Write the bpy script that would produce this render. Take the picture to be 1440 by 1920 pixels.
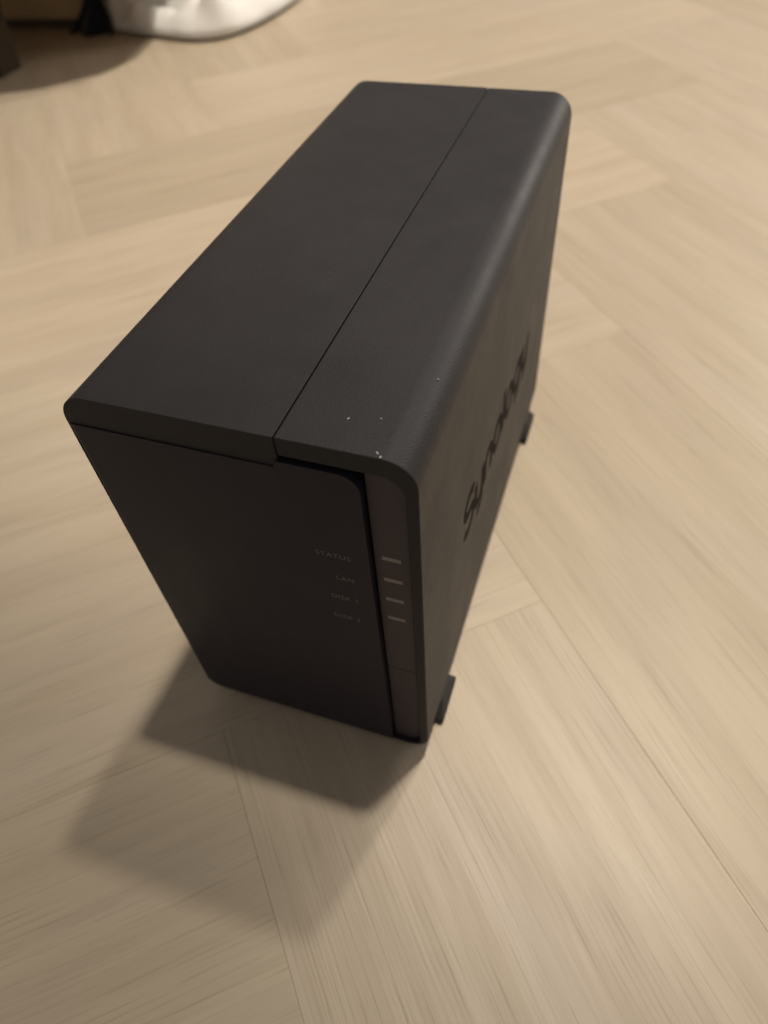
import bpy, bmesh, math, random
from mathutils import Matrix, Vector, noise

S = bpy.context.scene
for o in list(bpy.data.objects):
    bpy.data.objects.remove(o)
MM = 0.001

# ------------------------------------------------------------------ camera
cam_data = bpy.data.cameras.new('camera')
cam = bpy.data.objects.new('camera', cam_data)
S.collection.objects.link(cam)
right = (0.944691, 0.321943, -0.062539)
up = (-0.208924, 0.737753, 0.641928)
back = (0.252802, -0.593358, 0.764210)
cam.matrix_world = Matrix((
    (right[0], up[0], back[0], 0.130047),
    (right[1], up[1], back[1], -0.100487),
    (right[2], up[2], back[2], 0.276132),
    (0, 0, 0, 1)))
cam_data.sensor_fit = 'VERTICAL'
cam_data.sensor_height = 7.2
cam_data.sensor_width = 5.4
cam_data.lens = 1315.9 / 1920 * 7.2
cam_data.clip_start = 0.01
cam_data.clip_end = 60
cam_data.dof.use_dof = True
cam_data.dof.focus_distance = 0.187
cam_data.dof.aperture_fstop = 2.1
S.camera = cam

# ------------------------------------------------------------------ world, lamps, exposure
world = bpy.data.worlds.new('World')
S.world = world
world.use_nodes = True
bg = world.node_tree.nodes['Background']
bg.inputs[0].default_value = (1.0, 0.90, 0.80, 1)
bg.inputs[1].default_value = 0.20


def lamp(name, kind, loc, power, color, size, target=None):
    d = bpy.data.lights.new(name, kind)
    d.energy = power
    d.color = color
    o = bpy.data.objects.new(name, d)
    S.collection.objects.link(o)
    o.location = loc
    if kind == 'AREA':
        d.size = size
    else:
        d.shadow_soft_size = size
    if target is not None:
        o.rotation_euler = (Vector(target) - Vector(loc)).to_track_quat('-Z', 'Y').to_euler()
    return o


WARM = (1.0, 0.89, 0.74)
# two bulbs of the ceiling fitting behind the box: they cast the two crossing shadows
lamp('ceiling_bulb', 'POINT', (0.298, 0.420, 2.40), 41.0, WARM, 0.048)
lamp('ceiling_bulb', 'POINT', (0.366, 1.043, 2.40), 64.0, WARM, 0.060)
# added spot at the nearer bulb: its cone edge leaves the foreground dimmer
spot = lamp('foreground_fade_spot', 'SPOT', (0.298, 0.420, 2.40), 125.0, WARM, 0.048, (0.52, 1.85, 0))
spot.data.spot_size = math.radians(88.3)
spot.data.spot_blend = 0.15
# soft light from the far right of the room
lamp('room_light', 'AREA', (1.25, 2.3, 0.95), 20.0, (1.0, 0.92, 0.82), 0.7, (0.08, 0.1, 0.15))

S.view_settings.view_transform = 'Standard'
S.view_settings.look = 'None'
S.view_settings.gamma = 1
S.view_settings.exposure = 0
S.render.engine = 'CYCLES'


# ------------------------------------------------------------------ helpers
def link(o, parent=None):
    S.collection.objects.link(o)
    if parent is not None:
        o.parent = parent
    return o


def mesh_obj(name, bm, mat, parent=None, smooth=40, bevel=0, seg=2):
    me = bpy.data.meshes.new(name)
    bmesh.ops.recalc_face_normals(bm, faces=bm.faces)
    bm.to_mesh(me)
    bm.free()
    if mat:
        me.materials.append(mat)
    o = bpy.data.objects.new(name, me)
    link(o, parent)
    if smooth:
        for p in me.polygons:
            p.use_smooth = True
        me.set_sharp_from_angle(angle=math.radians(smooth))
    if bevel:
        m = o.modifiers.new('bevel', 'BEVEL')
        m.width = bevel * MM
        m.segments = seg
        m.limit_method = 'ANGLE'
        m.angle_limit = math.radians(35)
        m.harden_normals = True
    return o


def tag(o, label=None, cat=None, group=None, kind=None):
    if label: o['label'] = label
    if cat: o['category'] = cat
    if group: o['group'] = group
    if kind: o['kind'] = kind
    return o


def box_bm(x0, x1, y0, y1, z0, z1):
    bm = bmesh.new()
    v = [bm.verts.new((x * MM, y * MM, z * MM)) for x in (x0, x1) for y in (y0, y1) for z in (z0, z1)]
    for f in ((0, 1, 3, 2), (4, 6, 7, 5), (0, 4, 5, 1), (2, 3, 7, 6), (0, 2, 6, 4), (1, 5, 7, 3)):
        bm.faces.new([v[i] for i in f])
    return bm


def arc(cx, cz, r, a0, a1, n=12):
    return [(cx + r * math.cos(math.radians(a0 + (a1 - a0) * i / n)),
             cz + r * math.sin(math.radians(a0 + (a1 - a0) * i / n))) for i in range(n + 1)]


def prism_bm(profile, y0, y1):
    """profile (x, z) in mm, pulled along y"""
    bm = bmesh.new()
    a = [bm.verts.new((x * MM, y0 * MM, z * MM)) for x, z in profile]
    b = [bm.verts.new((x * MM, y1 * MM, z * MM)) for x, z in profile]
    n = len(a)
    bm.faces.new(a)
    bm.faces.new(b[::-1])
    for i in range(n):
        bm.faces.new((a[i], b[i], b[(i + 1) % n], a[(i + 1) % n]))
    return bm


class NT:
    def __init__(self, name):
        self.m = bpy.data.materials.new(name)
        self.m.use_nodes = True
        self.t = self.m.node_tree
        self.b = self.t.nodes['Principled BSDF']

    def n(self, typ, **kw):
        nd = self.t.nodes.new(typ)
        for k, v in kw.items():
            if k.startswith('i_'):
                key = k[2:]
                nd.inputs[int(key) if key.isdigit() else key.replace('_', ' ')].default_value = v
            else:
                setattr(nd, k, v)
        return nd

    def l(self, a, b):
        self.t.links.new(a, b)

    def ramp(self, src, stops):
        r = self.n('ShaderNodeValToRGB')
        e = r.color_ramp.elements
        while len(e) < len(stops):
            e.new(0.5)
        for k, (p, c) in enumerate(stops):
            e[k].position = p
            e[k].color = (*c, 1) if len(c) == 3 else c
        self.l(src, r.inputs[0])
        return r.outputs[0]

    def mix(self, fac, a, b, mode='MIX'):
        m = self.n('ShaderNodeMix', data_type='RGBA', blend_type=mode)
        for s, v in ((0, fac), (6, a), (7, b)):
            if isinstance(v, (int, float)):
                m.inputs[s].default_value = v
            elif isinstance(v, tuple):
                m.inputs[s].default_value = (*v, 1)
            else:
                self.l(v, m.inputs[s])
        return m.outputs[2]


def plastic(name, col, rough, bump=0.0, scale=2600, spec=0.5, mottled=0.0):
    k = NT(name)
    k.b.inputs['Base Color'].default_value = (*col, 1)
    k.b.inputs['Roughness'].default_value = rough
    k.b.inputs['Specular IOR Level'].default_value = spec
    k.b.inputs['IOR'].default_value = 1.4
    tc = k.n('ShaderNodeTexCoord')
    if mottled:
        n2 = k.n('ShaderNodeTexNoise', i_Scale=45.0, i_Detail=6.0, i_Roughness=0.65)
        k.l(tc.outputs['Object'], n2.inputs['Vector'])
        c = k.ramp(n2.outputs['Fac'], [(0.3, tuple(v * (1 - mottled) for v in col)), (0.7, tuple(v * (1 + mottled) for v in col))])
        k.l(c, k.b.inputs['Base Color'])
        r = k.ramp(n2.outputs['Fac'], [(0.3, (rough - .05,) * 3), (0.7, (rough + .05,) * 3)])
        k.l(r, k.b.inputs['Roughness'])
    if bump:
        nz = k.n('ShaderNodeTexNoise', i_Scale=float(scale), i_Detail=2.0)
        k.l(tc.outputs['Object'], nz.inputs['Vector'])
        b = k.n('ShaderNodeBump', i_Strength=bump, i_Distance=0.0002)
        k.l(nz.outputs['Fac'], b.inputs['Height'])
        k.l(b.outputs['Normal'], k.b.inputs['Normal'])
    return k.m


M_CASE = plastic('black_textured_plastic', (0.0230, 0.0220, 0.0260), 0.53, 0.5, 1700, 0.40, 0.10)
M_PANEL = plastic('black_satin_plastic', (0.018, 0.0158, 0.027), 0.45, 0.08, 3000, 0.4, 0.08)
M_STRIP = plastic('dark_strip_plastic', (0.062, 0.052, 0.060), 0.40, 0.05, 3000, 0.4)
M_DARK = plastic('inner_black_plastic', (0.022, 0.02, 0.021), 0.7)
M_RUBBER = plastic('rubber', (0.04, 0.04, 0.042), 0.7, 0.2, 1800, 0.3)
M_LED = plastic('unlit_led_lens', (0.27, 0.24, 0.23), 0.4, 0, 0, 0.4)
M_PRINT = plastic('grey_print', (0.16, 0.145, 0.145), 0.6)
M_LOGO = plastic('logo_vent_shade', (0.004, 0.0035, 0.004), 0.7, 0, 0, 0.1)  # near-black paints the shade inside the lettering's vent openings
M_SPECK = plastic('pale_speck', (0.6, 0.58, 0.55), 0.9)


def oak():
    k = NT('pale_oak_plank')
    tc = k.n('ShaderNodeTexCoord')
    oi = k.n('ShaderNodeObjectInfo')
    off = k.n('ShaderNodeCombineXYZ')
    mul = k.n('ShaderNodeMath', operation='MULTIPLY', i_1=37.0)
    k.l(oi.outputs['Random'], mul.inputs[0])
    k.l(mul.outputs[0], off.inputs[0])
    k.l(mul.outputs[0], off.inputs[1])
    add = k.n('ShaderNodeVectorMath', operation='ADD')
    k.l(tc.outputs['Object'], add.inputs[0])
    k.l(off.outputs[0], add.inputs[1])
    # slight waviness of the grain
    wn = k.n('ShaderNodeTexNoise', i_Scale=3.5, i_Detail=2.0)
    k.l(add.outputs[0], wn.inputs['Vector'])
    ws = k.n('ShaderNodeVectorMath', operation='MULTIPLY')
    k.l(wn.outputs['Color'], ws.inputs[0])
    ws.inputs[1].default_value = (0, 0.012, 0)
    wav = k.n('ShaderNodeVectorMath', operation='ADD')
    k.l(add.outputs[0], wav.inputs[0])
    k.l(ws.outputs[0], wav.inputs[1])

    def stretched(sx, sy, detail, rough=0.5):
        mp = k.n('ShaderNodeMapping')
        mp.inputs['Scale'].default_value = (sx, sy, 1)
        k.l(wav.outputs[0], mp.inputs['Vector'])
        nz = k.n('ShaderNodeTexNoise', i_Scale=1.0, i_Detail=detail, i_Roughness=rough)
        k.l(mp.outputs[0], nz.inputs['Vector'])
        return nz.outputs['Fac']

    broad = stretched(4.0, 40.0, 3.0)
    mid = stretched(9.0, 120.0, 4.0, 0.6)
    fine = stretched(17.0, 880.0, 3.0, 0.68)
    patch = stretched(9.0, 30.0, 2.0)
    c = k.ramp(broad, [(0.30, (0.462, 0.388, 0.297)), (0.5, (0.492, 0.418, 0.324)), (0.70, (0.525, 0.452, 0.355))])
    c = k.mix(k.ramp(patch, [(0.5, (0, 0, 0)), (0.68, (0.5, 0.5, 0.5))]), c, (0.47, 0.398, 0.33))
    c = k.mix(0.34, c, k.ramp(mid, [(0.32, (0.82, 0.80, 0.79)), (0.52, (1, 1, 1)), (0.72, (1.06, 1.06, 1.06))]), 'MULTIPLY')
    c = k.mix(0.56, c, k.ramp(fine, [(0.30, (0.60, 0.57, 0.54)), (0.44, (0.97, 0.97, 0.97)), (0.70, (1.06, 1.06, 1.06))]), 'MULTIPLY')
    # plank to plank tone
    tone = k.ramp(oi.outputs['Random'], [(0.0, (0.93, 0.92, 0.90)), (0.5, (1, 1, 1)), (1.0, (1.05, 1.04, 1.03))])
    c = k.mix(1.0, c, tone, 'MULTIPLY')
    k.l(c, k.b.inputs['Base Color'])
    k.l(k.ramp(mid, [(0.3, (0.50,) * 3), (0.7, (0.40,) * 3)]), k.b.inputs['Roughness'])
    k.b.inputs['Specular IOR Level'].default_value = 0.45
    h = k.n('ShaderNodeMath', operation='ADD')
    k.l(fine, h.inputs[0])
    k.l(mid, h.inputs[1])
    b = k.n('ShaderNodeBump', i_Strength=0.35, i_Distance=0.0004)
    k.l(h.outputs[0], b.inputs['Height'])
    k.l(b.outputs['Normal'], k.b.inputs['Normal'])
    return k.m


M_OAK = oak()
M_SUB = plastic('subfloor', (0.10, 0.085, 0.065), 0.9)

# ------------------------------------------------------------------ floor: herringbone planks
floor = mesh_obj('floor', box_bm(-2000, 1500, -1200, 2600, -30, -6), M_SUB, smooth=0)
tag(floor, kind='structure')
PW, PL = 151.0, 604.0
GAP = 0.06


def plank_mesh():
    bm = bmesh.new()
    hx, hy, c = (PL - GAP) / 2, (PW - GAP) / 2, 0.22
    lv = [(hx, hy, -5.9), (hx, hy, -0.14), (hx - c, hy - c, 0.0)]
    rings = []
    for x, y, z in lv:
        rings.append([bm.verts.new((sx * x * MM, sy * y * MM, z * MM)) for sx, sy in ((-1, -1), (1, -1), (1, 1), (-1, 1))])
    for a, b in zip(rings, rings[1:]):
        for i in range(4):
            bm.faces.new((a[i], a[(i + 1) % 4], b[(i + 1) % 4], b[i]))
    bm.faces.new(rings[2])
    bm.faces.new(rings[0][::-1])
    me = bpy.data.meshes.new('plank')
    bmesh.ops.recalc_face_normals(bm, faces=bm.faces)
    bm.to_mesh(me)
    bm.free()
    me.materials.append(M_OAK)
    return me


PM = plank_mesh()
ang = math.radians(41.5)
ua = Vector((math.cos(ang), math.sin(ang)))
ub = Vector((-math.sin(ang), math.cos(ang)))
# a V plank (across) has its upper end corner at (a=150, b=-20.6): anchor of the pattern
A0, B0 = -1.5, -20.6
rnd = random.Random(4)


def add_plank(ca, cb, rot):
    p = (ua * (A0 + ca * PW) + ub * (B0 + cb * PW))
    if not (-1950 < p.x < 1450 and -1150 < p.y < 2550):
        return
    o = bpy.data.objects.new('plank', PM)
    o.location = (p.x * MM, p.y * MM, rnd.uniform(-0.00006, 0.00006))
    o.rotation_euler = (0, 0, ang + (math.pi / 2 if rot else 0) + (math.pi if rnd.random() < .5 else 0))
    link(o, floor)


K = 4
# the V plank in column c=0 fills rows -4..-1, so (c - j) = K at its last row j = -1  ->  pattern offset
OFF = K - 1
for j in range(-24, 25):
    for m in range(-8, 9):
        a0 = j + 2 * K * m - OFF + 0          # start of the H plank in row j
        add_plank(a0 + K / 2, j + 0.5, False)
for c in range(-24, 25):
    for m in range(-8, 9):
        j1 = c + OFF - K + 2 * K * m        # last (highest) row of the V plank
        add_plank(c + 0.5, j1 + 1 - K / 2, True)

# ------------------------------------------------------------------ network storage box
W, D, H, ZB, R = 96.25, 213.3, 165.0, 4.5, 9.0
X0, RP = -0.6, 1.6        # left face, and the rounding of the front left upright edge
nas = bpy.data.objects.new('network_storage_box', None)
link(nas)
nas.empty_display_size = 0.05
tag(nas, 'black plastic network storage box standing upright on the pale herringbone floor', 'storage box')

SX = 61.1
g = 0.14


def set_back(x):
    """how far the rounded front left edge steps back at x (mm)"""
    t = min(1.0, max(0.0, (x - X0) / RP))
    return RP - math.sqrt(max(0.0, RP * RP - (RP * (1 - t)) ** 2))


# left half of the shell
XS = [X0 + RP * (1 - math.cos(math.radians(a_))) for a_ in range(30, 91, 10)]
prof = [(SX - g, H)] + arc(X0 + R, H - R, R, 90, 180) + arc(X0 + R, ZB + R, R, 180, 270) + [(SX - g, ZB), (SX - g, ZB + 3.5)] \
    + [(x, ZB + 3.5) for x in XS[::-1]] + [(x, 150.0) for x in XS] + [(SX - g, 150.0)]
o = mesh_obj('casing_half', prism_bm(prof, 0, D), M_CASE, nas, bevel=0.9, seg=3)
o['label'] = 'plain half of the black casing, left of the top seam'
# right half, with its lip round the indicator strip
prof = [(SX + g, H)] + arc(W - R, H - R, R, 90, 0) + arc(W - R, ZB + R, R, 0, -90) + [(SX + g, ZB), (SX + g, ZB + 0.9)] \
    + arc(92.9 - 5, ZB + 0.9 + 5, 5, -90, 0, 6) + arc(92.9 - 6.5, 159 - 6.5, 6.5, 0, 90, 8) + [(SX + g, 159.0)]
case_r = mesh_obj('casing_half', prism_bm(prof, 0, D), M_CASE, nas, bevel=0.45)
case_r['label'] = 'half of the black casing with raised dark strokes for the vent lettering on its side'
# dark chassis behind the gaps, and the back
mesh_obj('chassis', box_bm(5.0, 92.6, 4.5, D - 3, 8.2, 154.4), M_DARK, nas, smooth=0)
mesh_obj('back_plate', box_bm(5.0, 92.6, D - 2.8, D - 0.8, 8.2, 154.4), M_CASE, nas, smooth=0)
mesh_obj('slot_backing', box_bm(SX + 1, 92.0, 5.2, 12, 154.6, 158.7), M_DARK, nas, smooth=0)
# front panel with a rounded upper right corner
PY = -0.4
PXR, PZB, PZT, PR = 81.7, 5.2, 155.1, 5.5
cols = [X0 + 0.15 + RP * (1 - math.cos(math.radians(a_))) for a_ in range(0, 91, 15)] + [2.0, 3.2, 4.6, 6.4, 30.0, 59.7, 60.1] \
    + [PXR - PR + PR * math.sin(math.radians(a_)) for a_ in range(0, 91, 10)]
bm = bmesh.new()
rows = []
for x in cols:
    top = PZT if x < 60 else PZT + 2.2
    zt = top - PR + math.sqrt(max(0.0, PR * PR - max(0.0, x - PXR + PR) ** 2))
    y = PY + set_back(x - 0.15)
    dx = max(0.0, 7.0 - (x - X0))
    zb = PZB + 7.0 - math.sqrt(max(0.0, 49.0 - dx * dx))
    rows.append([bm.verts.new((x * MM, yy * MM, zz * MM)) for yy, zz in ((y, zb), (y, zt), (7.0, zt), (7.0, zb))])
for a_, b_ in zip(rows, rows[1:]):
    for i in range(4):
        bm.faces.new((a_[i], b_[i], b_[(i + 1) % 4], a_[(i + 1) % 4]))
bm.faces.new(rows[0])
bm.faces.new(rows[-1][::-1])
panel = mesh_obj('front_panel', bm, M_PANEL, nas, bevel=0.45, seg=3)
# indicator strip
prof = [(82.15, 62.3), (92.6, 62.3)] + arc(92.6 - 6.3, 158.6 - 6.3, 6.3, 0, 90, 8) + [(82.15, 158.6)]
strip = mesh_obj('indicator_strip', prism_bm(prof, 2.0, 6.0), M_STRIP, nas, bevel=0.3)
mesh_obj('button_cover', prism_bm([(82.15, 5.6)] + arc(92.6 - 4.8, 5.6 + 4.8, 4.8, -90, 0, 6) + [(92.6, 61.9), (82.15, 61.9)], 2.15, 6.0), M_STRIP, nas, bevel=0.3)
for z in (124.4, 114.5, 104.6, 94.4):
    mesh_obj('indicator_light', box_bm(84.4, 89.9, 1.9, 3.0, z - 0.8, z + 0.8), M_LED, strip, bevel=0.12)


def text_bm(s, size, extrude=0.0, space=1.0, offset=0.0):
    cu = bpy.data.curves.new('t', 'FONT')
    cu.body = s
    cu.size = size * MM
    cu.extrude = extrude * MM
    cu.offset = offset * MM
    cu.space_character = space
    cu.resolution_u = 4
    to = bpy.data.objects.new('t', cu)
    S.collection.objects.link(to)
    bpy.context.view_layer.update()
    me = bpy.data.meshes.new_from_object(to.evaluated_get(bpy.context.evaluated_depsgraph_get()))
    bpy.data.objects.remove(to)
    bm = bmesh.new()
    bm.from_mesh(me)
    return bm


for s, z in (('STATUS', 122.6), ('LAN', 112.2), ('DISK 1', 101.9), ('DISK 2', 91.2)):
    bm = text_bm(s, 2.75, 0.02, 1.12)
    xs = [v.co.x for v in bm.verts]
    dx = 76.2 * MM - max(xs)
    for v in bm.verts:
        x, y, zz = v.co
        v.co = (x + dx, (PY - 0.03) * MM - zz, z * MM + y)
    mesh_obj('printed_word', bm, M_PRINT, panel, smooth=0)

# lettering on the right side, one mesh per letter, reading from front to back: rounded strokes of even width
def curve_pts(cx, cz, rx, rz, a0, a1, n=14):
    return [(cx + rx * math.cos(math.radians(lerp(a0, a1, i / n))), cz + rz * math.sin(math.radians(lerp(a0, a1, i / n)))) for i in range(n + 1)]


def lerp(a, b, t):
    return a + (b - a) * t


def stroke(bm, pts, w, x0, x1):
    """flat ribbon along pts (y, z) in mm between the depths x0 and x1"""
    n = len(pts)
    L, Rr = [], []
    for i, (y, z) in enumerate(pts):
        p, q = pts[max(0, i - 1)], pts[min(n - 1, i + 1)]
        ty, tz = q[0] - p[0], q[1] - p[1]
        d = math.hypot(ty, tz) or 1
        ny, nz = -tz / d * w / 2, ty / d * w / 2
        L.append((y + ny, z + nz))
        Rr.append((y - ny, z - nz))
    ring = L + Rr[::-1]
    a_ = [bm.verts.new((x1 * MM, y * MM, z * MM)) for y, z in ring]
    b_ = [bm.verts.new((x0 * MM, y * MM, z * MM)) for y, z in ring]
    m = len(ring)
    for i in range(n - 1):
        bm.faces.new((a_[i], a_[i + 1], a_[m - 2 - i], a_[m - 1 - i]))
    for i in range(m):
        bm.faces.new((a_[i], b_[i], b_[(i + 1) % m], a_[(i + 1) % m]))


def glyph(ch):
    xh = 14.0
    if ch == 'S':
        return [curve_pts(7.5, 15.0, 6.3, 4.6, 25, 270)[:-1] + curve_pts(7.5, 5.4, 6.6, 5.0, 90, -155)], 15.5
    if ch == 'y':
        return [[(0.8, xh), (0.8, 6.5)] + curve_pts(5.8, 5.6, 5.0, 5.0, 180, 360) + [(10.8, xh)],
                [(10.8, 8.0), (10.8, 0.0)] + curve_pts(6.4, -0.6, 4.4, 4.6, 0, -115)], 13.6
    if ch == 'n':
        return [[(0.8, 0.0), (0.8, 8.0)] + curve_pts(5.8, 8.4, 5.0, 5.0, 180, 0) + [(10.8, 0.0)]], 13.6
    if ch == 'o':
        return [curve_pts(6.6, 7.0, 5.9, 6.6, 90, 452, 24)], 15.2
    if ch == 'l':
        return [[(0.8, 0.0), (0.8, 10.0), (0.8, 20.4)]], 4.6
    return [curve_pts(6.4, 7.0, 5.7, 6.6, 90, 452, 24), [(12.1, xh), (12.1, 7.0), (12.1, 0.0)] + curve_pts(7.2, -0.6, 4.9, 4.6, 0, -120)], 15.4


adv = 47.0
for ch in 'Synology':
    bm = bmesh.new()
    lines, wd = glyph(ch)
    for k_, ln in enumerate(lines):
        stroke(bm, [(adv + y, 77.0 + z) for y, z in ln], 4.0, W - 0.3, W + 0.06 + 0.02 * k_)
    mesh_obj('logo_letter', bm, M_LOGO, case_r, smooth=0)
    adv += wd * 1.05

# feet
def foot(x0, x1, y0, y1, sgn):
    bm = bmesh.new()
    lv = [(0.0, 1.2, 0.0), (1.2, 0.0, 0.0), (3.5, 0.0, 0.0), (10.5, 6.0, 1.6)]
    rings = []
    for z, cy, cx in lv:
        xa, xb = (x0, x1 - cx) if sgn > 0 else (x0 + cx, x1)
        rings.append([bm.verts.new((x * MM, y * MM, z * MM)) for x, y in ((xa, y0 + cy), (xb, y0 + cy), (xb, y1 - cy), (xa, y1 - cy))])
    for a, b in zip(rings, rings[1:]):
        for i in range(4):
            bm.faces.new((a[i], a[(i + 1) % 4], b[(i + 1) % 4], b[i]))
    bm.faces.new(rings[-1])
    bm.faces.new(rings[0][::-1])
    mesh_obj('rubber_foot', bm, M_RUBBER, nas, bevel=1.3, seg=4)


for y0, y1 in ((13, 34), (181, 203)):
    foot(80, 98.5, y0, y1, 1)
    foot(X0 - 1.2, 16, y0, y1, -1)

# dust specks on the top; the pair at the edge paints a chipped corner's highlight
bm = bmesh.new()
rd = random.Random(11)
specks = [(76.0, 10.5, .28), (83.5, 12.5, .2), (86.3, 1.6, .3), (87.4, 0.6, .32), (92.0, 31, .3)]
for _ in range(3):
    specks.append((rd.uniform(12, 92), rd.uniform(2, 120), rd.uniform(.05, .09)))
for x, y, s in specks:
    z = H if x < W - R else (H - R) + math.sqrt(max(0, R * R - (x - W + R) ** 2))
    res = bmesh.ops.create_icosphere(bm, subdivisions=1, radius=s * MM)
    a = rd.uniform(0, 3.1)
    for v in res['verts']:
        c = v.co.copy()
        k = rd.uniform(.6, 1.2)
        c = Vector((c.x * 0.7 * k, c.y * 1.5 * k, c.z * 0.6 * k))
        c.rotate(Matrix.Rotation(a, 3, 'Z'))
        v.co = c + Vector((x * MM, y * MM, (z + s * .3) * MM))
o = mesh_obj('dust_and_glint_specks', bm, M_SPECK, nas, smooth=0)
o['kind'] = 'stuff'

# ------------------------------------------------------------------ things at the far left edge of the floor
def fabric(name, col, rough=0.95, weave=900, pattern=None):
    k = NT(name)
    tc = k.n('ShaderNodeTexCoord')
    n1 = k.n('ShaderNodeTexNoise', i_Scale=14.0, i_Detail=4.0)
    k.l(tc.outputs['Object'], n1.inputs['Vector'])
    c = k.ramp(n1.outputs['Fac'], [(0.3, tuple(v * .9 for v in col)), (0.7, tuple(min(1, v * 1.08) for v in col))])
    if pattern:
        v = k.n('ShaderNodeTexVoronoi', i_Scale=14.0)
        k.l(tc.outputs['Object'], v.inputs['Vector'])
        c = k.mix(k.ramp(v.outputs['Distance'], [(0.15, (1, 1, 1)), (0.34, (0, 0, 0))]), c, pattern)
    k.l(c, k.b.inputs['Base Color'])
    k.b.inputs['Roughness'].default_value = rough
    k.b.inputs['Specular IOR Level'].default_value = 0.15
    k.b.inputs['Sheen Weight'].default_value = 0.2
    w = k.n('ShaderNodeTexNoise', i_Scale=float(weave))
    k.l(tc.outputs['Object'], w.inputs['Vector'])
    b = k.n('ShaderNodeBump', i_Strength=0.3, i_Distance=0.0005)
    k.l(w.outputs['Fac'], b.inputs['Height'])
    k.l(b.outputs['Normal'], k.b.inputs['Normal'])
    return k.m


M_CREAM = fabric('cream_cotton', (0.80, 0.80, 0.79))
M_NAVY = fabric('navy_cotton', (0.012, 0.013, 0.022))
M_BROWN = fabric('brown_upholstery', (0.46, 0.34, 0.20), pattern=(0.78, 0.70, 0.60))
M_DBROWN = fabric('dark_brown_cloth', (0.05, 0.034, 0.02))


def sheet(name, path, fn, nu, nv, mat, thick, parent=None):
    """cloth: fn(u, v) gives a point in mm"""
    bm = bmesh.new()
    g_ = [[bm.verts.new(Vector(fn(i / nu, j / nv)) * MM) for j in range(nv + 1)] for i in range(nu + 1)]
    for i in range(nu):
        for j in range(nv):
            bm.faces.new((g_[i][j], g_[i + 1][j], g_[i + 1][j + 1], g_[i][j + 1]))
    o = mesh_obj(name, bm, mat, parent, smooth=180)
    s = o.modifiers.new('thick', 'SOLIDIFY')
    s.thickness = thick * MM
    s.offset = 0
    return o




# low brown upholstered bench: base set back under an unseen seat
bench = bpy.data.objects.new('upholstered_bench', None)
link(bench)
tag(bench, 'brown patterned upholstered bench at the upper left edge of the floor', 'bench')
base = mesh_obj('base', box_bm(-620, 40, 0, 420, 10, 104), M_BROWN, bench, bevel=6, seg=3)
base.location = (-0.640, 0.792, 0)
base.rotation_euler = (0, 0, math.radians(6))
shade_overhang = [(-480, 860), (-455, 760), (-440, 690), (-455, 640), (-500, 590), (-590, 540), (-1300, 480), (-1300, 1300), (-480, 1300)]  # out of view; outlined to cast the shade on the floor
bm = bmesh.new()
lo = [bm.verts.new((x * MM, y * MM, 0.106)) for x, y in shade_overhang]
hi = [bm.verts.new((x * MM, y * MM, 0.42)) for x, y in shade_overhang]
bm.faces.new(lo)
bm.faces.new(hi[::-1])
for i in range(len(shade_overhang)):
    bm.faces.new((lo[i], hi[i], hi[(i + 1) % len(shade_overhang)], lo[(i + 1) % len(shade_overhang)]))
mesh_obj('shade_overhang', bm, M_BROWN, bench, bevel=12, seg=3)
for x, y in ((-625, 640), (-1240, 560), (-1240, 1240), (-540, 1240)):
    mesh_obj('leg', prism_bm([(x - 16, 0), (x + 16, 0), (x + 22, 105), (x - 22, 105)], y - 20, y + 20), M_DBROWN, bench, bevel=3)


# cream throw bunched on the floor by the bench
HEM = [(-585, 800), (-560, 790), (-500, 776), (-430, 768), (-392, 790), (-372, 850), (-366, 930), (-372, 1040)]


def hem_at(u):
    t = u * (len(HEM) - 1)
    i = min(int(t), len(HEM) - 2)
    f = t - i
    p = [HEM[max(0, min(len(HEM) - 1, i + k))] for k in (-1, 0, 1, 2)]
    return [0.5 * (2 * p[1][c] + (p[2][c] - p[0][c]) * f + (2 * p[0][c] - 5 * p[1][c] + 4 * p[2][c] - p[3][c]) * f * f
                   + (3 * p[1][c] - p[0][c] - 3 * p[2][c] + p[3][c]) * f ** 3) for c in (0, 1)]


def cream(u, v):
    # u along the hem, v from the hem up; the lowest part spreads out over the floor
    hx, hy = hem_at(u)
    dx, dy = -545 - hx, 1000 - hy
    n = math.hypot(dx, dy)
    dx, dy = dx / n, dy / n
    s = v * 330
    if s < 70:
        inw, z = s * 0.80, 4 + 24 * math.sin(math.pi * min(1, s / 62)) ** 0.8 + 4 * s / 70
    elif s < 160:
        inw, z = 56 + (s - 70) * 0.5, 8 + (s - 70) * 1.07
    else:
        inw, z = 100.7 + (s - 160) * 0.95, 104.4 + 6 * math.sin((s - 160) / 30)
    z += 5 * (1 + math.sin(u * 26)) * min(1, s / 25)
    fold = (13 * math.sin(u * 19 + v * 3) + 6 * math.sin(u * 41 + 1 + v * 5)) * min(1, s / 40)
    inw += fold
    px, py = hx + dx * inw, hy + dy * inw
    k_ = min(1, s / 30)
    z += k_ * (24 * noise.noise((px * .017, py * .017, 3.1)) + 14 * noise.noise((px * .045, py * .03, 8.7)))
    px += k_ * 10 * noise.noise((px * .02, z * .03, 1.7))
    return (px, py, max(z, 3))


tag(sheet('cream_throw', None, cream, 110, 70, M_CREAM, 5), 'cream cotton throw bunched in folds on the floor beside the bench', 'throw')


def navy(u, v):
    x = lerp(-622, -558, u) + 4 * math.sin(v * 7) + (0.6 - u) * 50 * min(1, v * 2.2)
    z = 2 + v * 101
    y = 782 + 7 * math.sin(u * 9 + v * 2) + v * 22 - 8 * math.exp(-(v * 10) ** 2)
    return (x, y, z)


tag(sheet('navy_cloth', None, navy, 24, 40, M_NAVY, 4), 'dark navy cloth hanging between the cream throw and the bench base', 'cloth')
